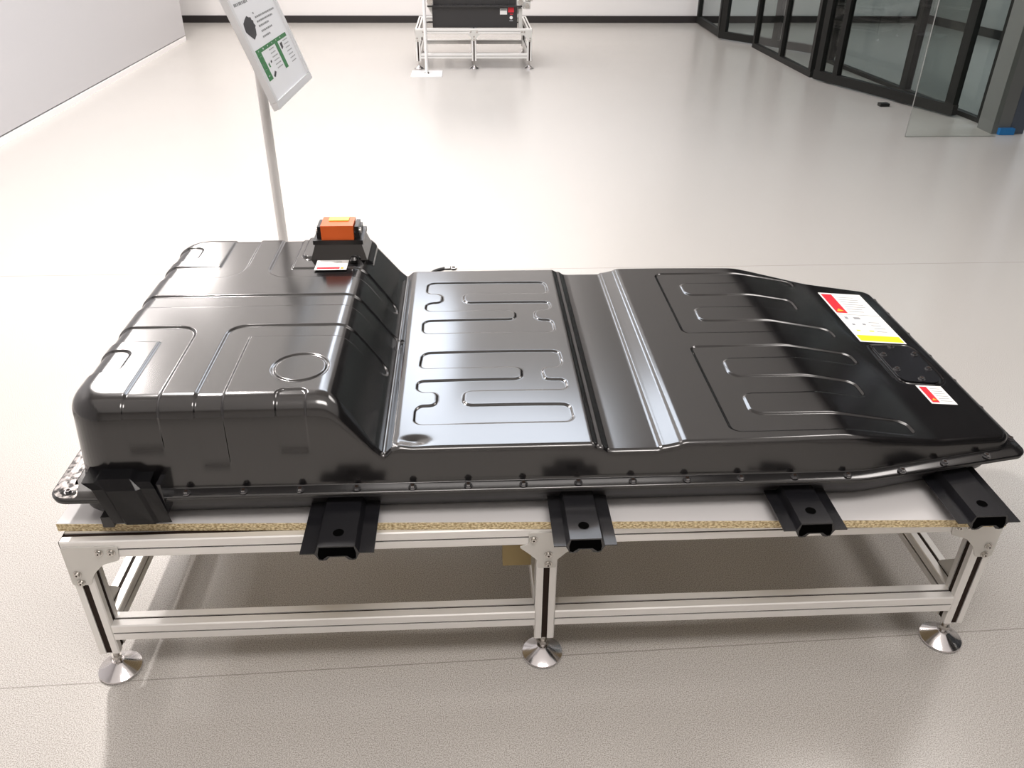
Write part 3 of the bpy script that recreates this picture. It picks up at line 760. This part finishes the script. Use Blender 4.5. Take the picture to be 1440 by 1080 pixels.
# service plug
sp = empty('service_plug', (0.445, 0.714, 0.6315-BZ)); sp.parent = BP
def rb(name, x0, x1, y0, y1, z0, z1, m_, bev, parent=sp):
    bm = bmesh.new(); bx(bm, x0, x1, y0, y1, z0, z1)
    return finish(bm, name, m_, parent, True, bev, seg=3)
bm = bmesh.new()
lo = [bm.verts.new(p) for p in ((-0.066, -0.052, -0.009), (0.066, -0.052, -0.009), (0.066, 0.062, -0.009), (-0.066, 0.062, -0.009))]
hi_ = [bm.verts.new(p) for p in ((-0.054, -0.038, 0.026), (0.054, -0.038, 0.026), (0.054, 0.052, 0.026), (-0.054, 0.052, 0.026))]
bm.faces.new(lo); bm.faces.new(hi_)
for i in range(4): bm.faces.new((lo[i], lo[(i+1) % 4], hi_[(i+1) % 4], hi_[i]))
finish(bm, 'plug_mount', M['cover'], sp, True, 0.007, seg=4)
pf = rb('plug_flange', -0.058, 0.058, -0.041, 0.055, 0.0262, 0.036, M['blackplastic'], 0.003)
rb('plug_body', -0.050, 0.050, -0.026, 0.046, 0.0362, 0.050, M['blackplastic'], 0.003)
gr = rb('plug_grip', -0.038, 0.037, -0.036, 0.026, 0.0342, 0.070, M['orange'], 0.005)
rb('grip_tag', -0.022, 0.024, -0.004, 0.020, 0.0702, 0.0725, M['yellowgreen'], 0.0005, gr)
for s in (-1, 1):
    lv = rb('lock_lever', min(s*0.0390, s*0.0480), max(s*0.0390, s*0.0480), -0.024, 0.026, 0.036, 0.064, M['blackplastic'], 0.003)
    bm = bmesh.new(); cyl(bm, (s*0.0480, -0.012, 0.050), 0.007, s*0.004, 'x', 18); finish(bm, 'lever_pin', M['screw'], lv, True)
bm = bmesh.new(); lathe(bm, (0.038, -0.068, -0.0045), [(0, 0), (0.010, 0), (0.011, 0.006), (0.007, 0.012), (0, 0.013)], 20)
finish(bm, 'round_boss', M['cover'], sp, True)
# cable lug sticking out behind the pack
cl = empty('earth_lead', (0.655, YB+0.012, 0)); cl.parent = BP
cu = bpy.data.curves.new('lead_wire', 'CURVE'); cu.dimensions = '3D'; cu.bevel_depth = 0.005; cu.bevel_resolution = 3
sl = cu.splines.new('BEZIER'); sl.bezier_points.add(2)
for bp_, p in zip(sl.bezier_points, ((-0.05, -0.012, 0.085), (0.0, 0.02, 0.116), (0.030, 0.030, 0.121))):
    bp_.co = p; bp_.handle_left_type = bp_.handle_right_type = 'AUTO'
cu.materials.append(M['blackplastic'])
tmp_ = bpy.data.objects.new('lead_wire', cu)
me_ = bpy.data.meshes.new_from_object(tmp_); bpy.data.objects.remove(tmp_)
for p in me_.polygons: p.use_smooth = True
ob = link('lead_wire', me_, cl)
bm = bmesh.new(); bx(bm, 0.028, 0.046, 0.024, 0.036, 0.118, 0.124); cyl(bm, (0.053, 0.031, 0.118), 0.010, 0.006, 'z', 20, mi=0)
cyl(bm, (0.053, 0.031, 0.1241), 0.005, 0.0003, 'z', 16, mi=1)
finish(bm, 'lug', [M['screw'], M['slot']], cl, True)

# ------------------------------------------------------------ information stands
def info_stand(loc, label, full=True, rotz=0.0, pole_top=0.93, name='info_stand', group=None):
    """stand at pole foot; poster plane leans back, faces +x before rotation"""
    t = empty(name, loc, rotz, label, 'sign stand', group)
    box('base_plate', -0.13, 0.13, -0.13, 0.13, 0, 0.006, M['pole'] if full else M['frame'], t, 0.002)
    bm = bmesh.new(); cyl(bm, (0, 0, 0.006), 0.0135, pole_top-0.006, 'z', 28)
    p_ = finish(bm, 'pole', M['pole'], t, True)
    bm = bmesh.new(); cyl(bm, (0, 0, 0.006), 0.022, 0.012, 'z', 28, 0.0145); finish(bm, 'pole_collar', M['screw'], t, True)
    eu = Vector((0.0497, 0.99876, 0)); ev = Vector((-0.34247, 0.01704, 0.93937)); nn = eu.cross(ev).normalized()
    B0 = Vector((0.276, 1.0, 0.890))-Vector((0.200, 1.185, 0))
    fr = empty('sign_frame'); fr.parent = t
    mt = Matrix((eu, ev, nn)).transposed().to_4x4(); mt.translation = B0
    fr.matrix_local = mt
    Wd, Ht = 0.4025, 0.297
    box('back_panel', 0.004, Wd-0.004, 0.004, Ht-0.004, -0.012, -0.002, M['frame'], fr, 0.002)
    fm = []
    bm = bmesh.new()
    bx(bm, 0, Wd, 0, 0.018, -0.010, 0.006); bx(bm, 0, Wd, Ht-0.016, Ht, -0.010, 0.006)
    bx(bm, 0, 0.018, 0.0185, Ht-0.0165, -0.010, 0.006); bx(bm, Wd-0.018, Wd, 0.0185, Ht-0.0165, -0.010, 0.006)
    finish(bm, 'snap_frame', M['frame'], fr, True, 0.0035)
    bm = bmesh.new(); bx(bm, 0.017, Wd-0.017, 0.017, Ht-0.015, -0.002, 0.0005, 0)
    def q(pts, mi):
        f = bm.faces.new([bm.verts.new((a, b, 0.0009)) for a, b in pts]); f.material_index = mi
    def r_(a0, a1, b0, b1, mi): q([(a0, b0), (a1, b0), (a1, b1), (a0, b1)], mi)
    q([(0.100, 0.219), (0.112, 0.214), (0.128, 0.212), (0.127, 0.206), (0.136, 0.203), (0.131, 0.197), (0.137, 0.190), (0.128, 0.187), (0.122, 0.180), (0.111, 0.171), (0.092, 0.166), (0.081, 0.163), (0.055, 0.178), (0.042, 0.187), (0.046, 0.198), (0.052, 0.206), (0.074, 0.213)], 1)
    r_(0.041, 0.357, 0.131, 0.141, 2); r_(0.041, 0.081, 0.0645, 0.131, 2); r_(0.220, 0.250, 0.0645, 0.131, 2)
    for k in range(9): r_(0.045+k*0.0135, 0.045+k*0.0135+(0.009 if k % 3 else 0.012), 0.246, 0.253, 3)
    for (y_, a, b) in ((0.218, 0.158, 0.168), (0.207, 0.162, 0.355), (0.196, 0.161, 0.317), (0.185, 0.160, 0.259), (0.172, 0.163, 0.274), (0.159, 0.153, 0.235)):
        x_ = a; rr = random.Random(int(y_*1000))
        while x_ < b-0.004:
            l_ = rr.uniform(0.006, 0.018); r_(x_, min(b, x_+l_), y_-0.0022, y_+0.0022, 3); x_ += l_+0.003
    for (cx_, n_) in ((0.152, 6), (0.300, 7)):
        for k in range(n_):
            rr = random.Random(k+int(cx_*100)); x_ = cx_
            while x_ < cx_+0.048:
                l_ = rr.uniform(0.003, 0.008); r_(x_, x_+l_, 0.124-k*0.0095, 0.1268-k*0.0095, 3); x_ += l_+0.003
    q([(0.092, 0.068), (0.118, 0.078), (0.128, 0.073), (0.103, 0.064)], 1); q([(0.092, 0.099), (0.105, 0.102), (0.104, 0.090), (0.094, 0.091)], 2)
    q([(0.262, 0.124), (0.286, 0.126), (0.280, 0.112), (0.262, 0.108)], 1); q([(0.120, 0.102), (0.132, 0.104), (0.130, 0.098), (0.119, 0.097)], 1)
    for k in range(4): r_(0.052+k*0.0001, 0.066, 0.122-k*0.016, 0.1245-k*0.016, 0)
    for k in range(6): r_(0.060+k*0.045, 0.068+k*0.045, 0.1345, 0.138, 0)
    finish(bm, 'poster_sheet', [M['sheet'], M['inkblack'], M['postergreen'], M['labelink']], fr)
    # bracket joining pole and frame
    bm = bmesh.new(); bx(bm, 0.0, 0.028, -0.02, 0.02, pole_top-0.05, pole_top-0.01)
    finish(bm, 'head_joint', M['blackplastic'], t, False, 0.003)
    return t
info_stand((0.200, 1.185, 0), 'slim metal sign stand with tilted poster board behind the black pack', pole_top=0.985)
info_stand((0.425, 6.21, 0), 'distant slim sign stand in front of the far small table', False, math.radians(-90), pole_top=0.985)

# ------------------------------------------------------------ far table with module
T2 = (0.33, 6.43, 0)
tab2 = table('display_table', T2, 1.0, 0.80, 'short aluminium profile table in the distance carrying a black module', 'table', H=0.325, legz=0.065, lz=0.085)
md = empty('battery_module', (0.33, 6.43, 0.3255), 0, 'black box-shaped battery module on the far table, silver connectors at its sides', 'battery module')
box('lower_case', 0.15, 0.875, 0.065, 0.62, 0.0, 0.165, M['tray'], md, 0.006)
bm = bmesh.new(); prism(bm, [(0.11, 0.165), (0.915, 0.165), (0.915, 0.178), (0.11, 0.178)], 0.03, 0.66, 'xzy')
fl_ = finish(bm, 'flange', M['tray'], md, True, 0.002)
for k in range(11):
    link('flange_bolt', bmesh_bolt, md, (0.16+k*0.070, 0.046, 0.178))
box('upper_case', 0.16, 0.865, 0.075, 0.61, 0.1785, 0.32, M['tray'], md, 0.012)
for k in range(6): box('cooling_rib', 0.20+k*0.12, 0.212+k*0.12, 0.066, 0.075, 0.19, 0.305, M['tray'], md, 0.001)
# side wings
for s, xa, xb in ((-1, 0.10, 0.15), (1, 0.875, 0.925)):
    bm = bmesh.new()
    if s < 0: prism(bm, [(0.108, 0.164), (0.150, 0.164), (0.150, 0.09)], 0.10, 0.55, 'xzy')
    else: prism(bm, [(0.875, 0.164), (0.917, 0.164), (0.875, 0.09)], 0.10, 0.55, 'xzy')
    finish(bm, 'side_wing', M['plate'], md)
def connector(x0, x1, z0, z1, y0, nm):
    c_ = box(nm, x0, x1, y0, y0+0.08, z0, z1, M['plate'], md, 0.005)
    bm = bmesh.new(); cyl(bm, ((x0+x1)/2, y0, (z0+z1)/2), (z1-z0)*0.36, -0.022, 'y', 20)
    finish(bm, 'socket_ring', M['screw'], c_, True)
connector(0.925, 0.985, 0.150, 0.205, 0.04, 'side_connector')
connector(0.870, 0.925, 0.180, 0.235, 0.02, 'side_connector')
connector(0.945, 1.005, 0.208, 0.26, 0.06, 'side_connector')
connector(0.115, 0.155, 0.180, 0.25, 0.02, 'side_connector')
box('support_strut', 0.888, 0.918, 0.08, 0.12, 0.0, 0.15, M['plate'], md, 0.004)
lw = box('module_label', 0.727, 0.787, 0.0640, 0.0649, 0.104, 0.150, M['labelwhite'], md); lw['label'] = 'white label with dark top strip'
box('label_strip', 0.729, 0.785, 0.0634, 0.0640, 0.137, 0.144, M['inkblack'], lw)
lr = box('red_plate', 0.797, 0.846, 0.060, 0.0649, 0.122, 0.160, M['labelred'], md, 0.002); lr['label'] = 'bright red plate'
lw2 = box('print_mark', 0.812, 0.838, 0.0640, 0.0649, 0.104, 0.110, M['labelred'], md)
bm = bmesh.new(); cyl(bm, (0.823, 0.0649, 0.080), 0.0135, -0.003, 'y', 24); finish(bm, 'round_sticker', M['labelwhite'], md)
box('print_mark', 0.808, 0.838, 0.0640, 0.0649, 0.052, 0.060, M['labelink'], md)
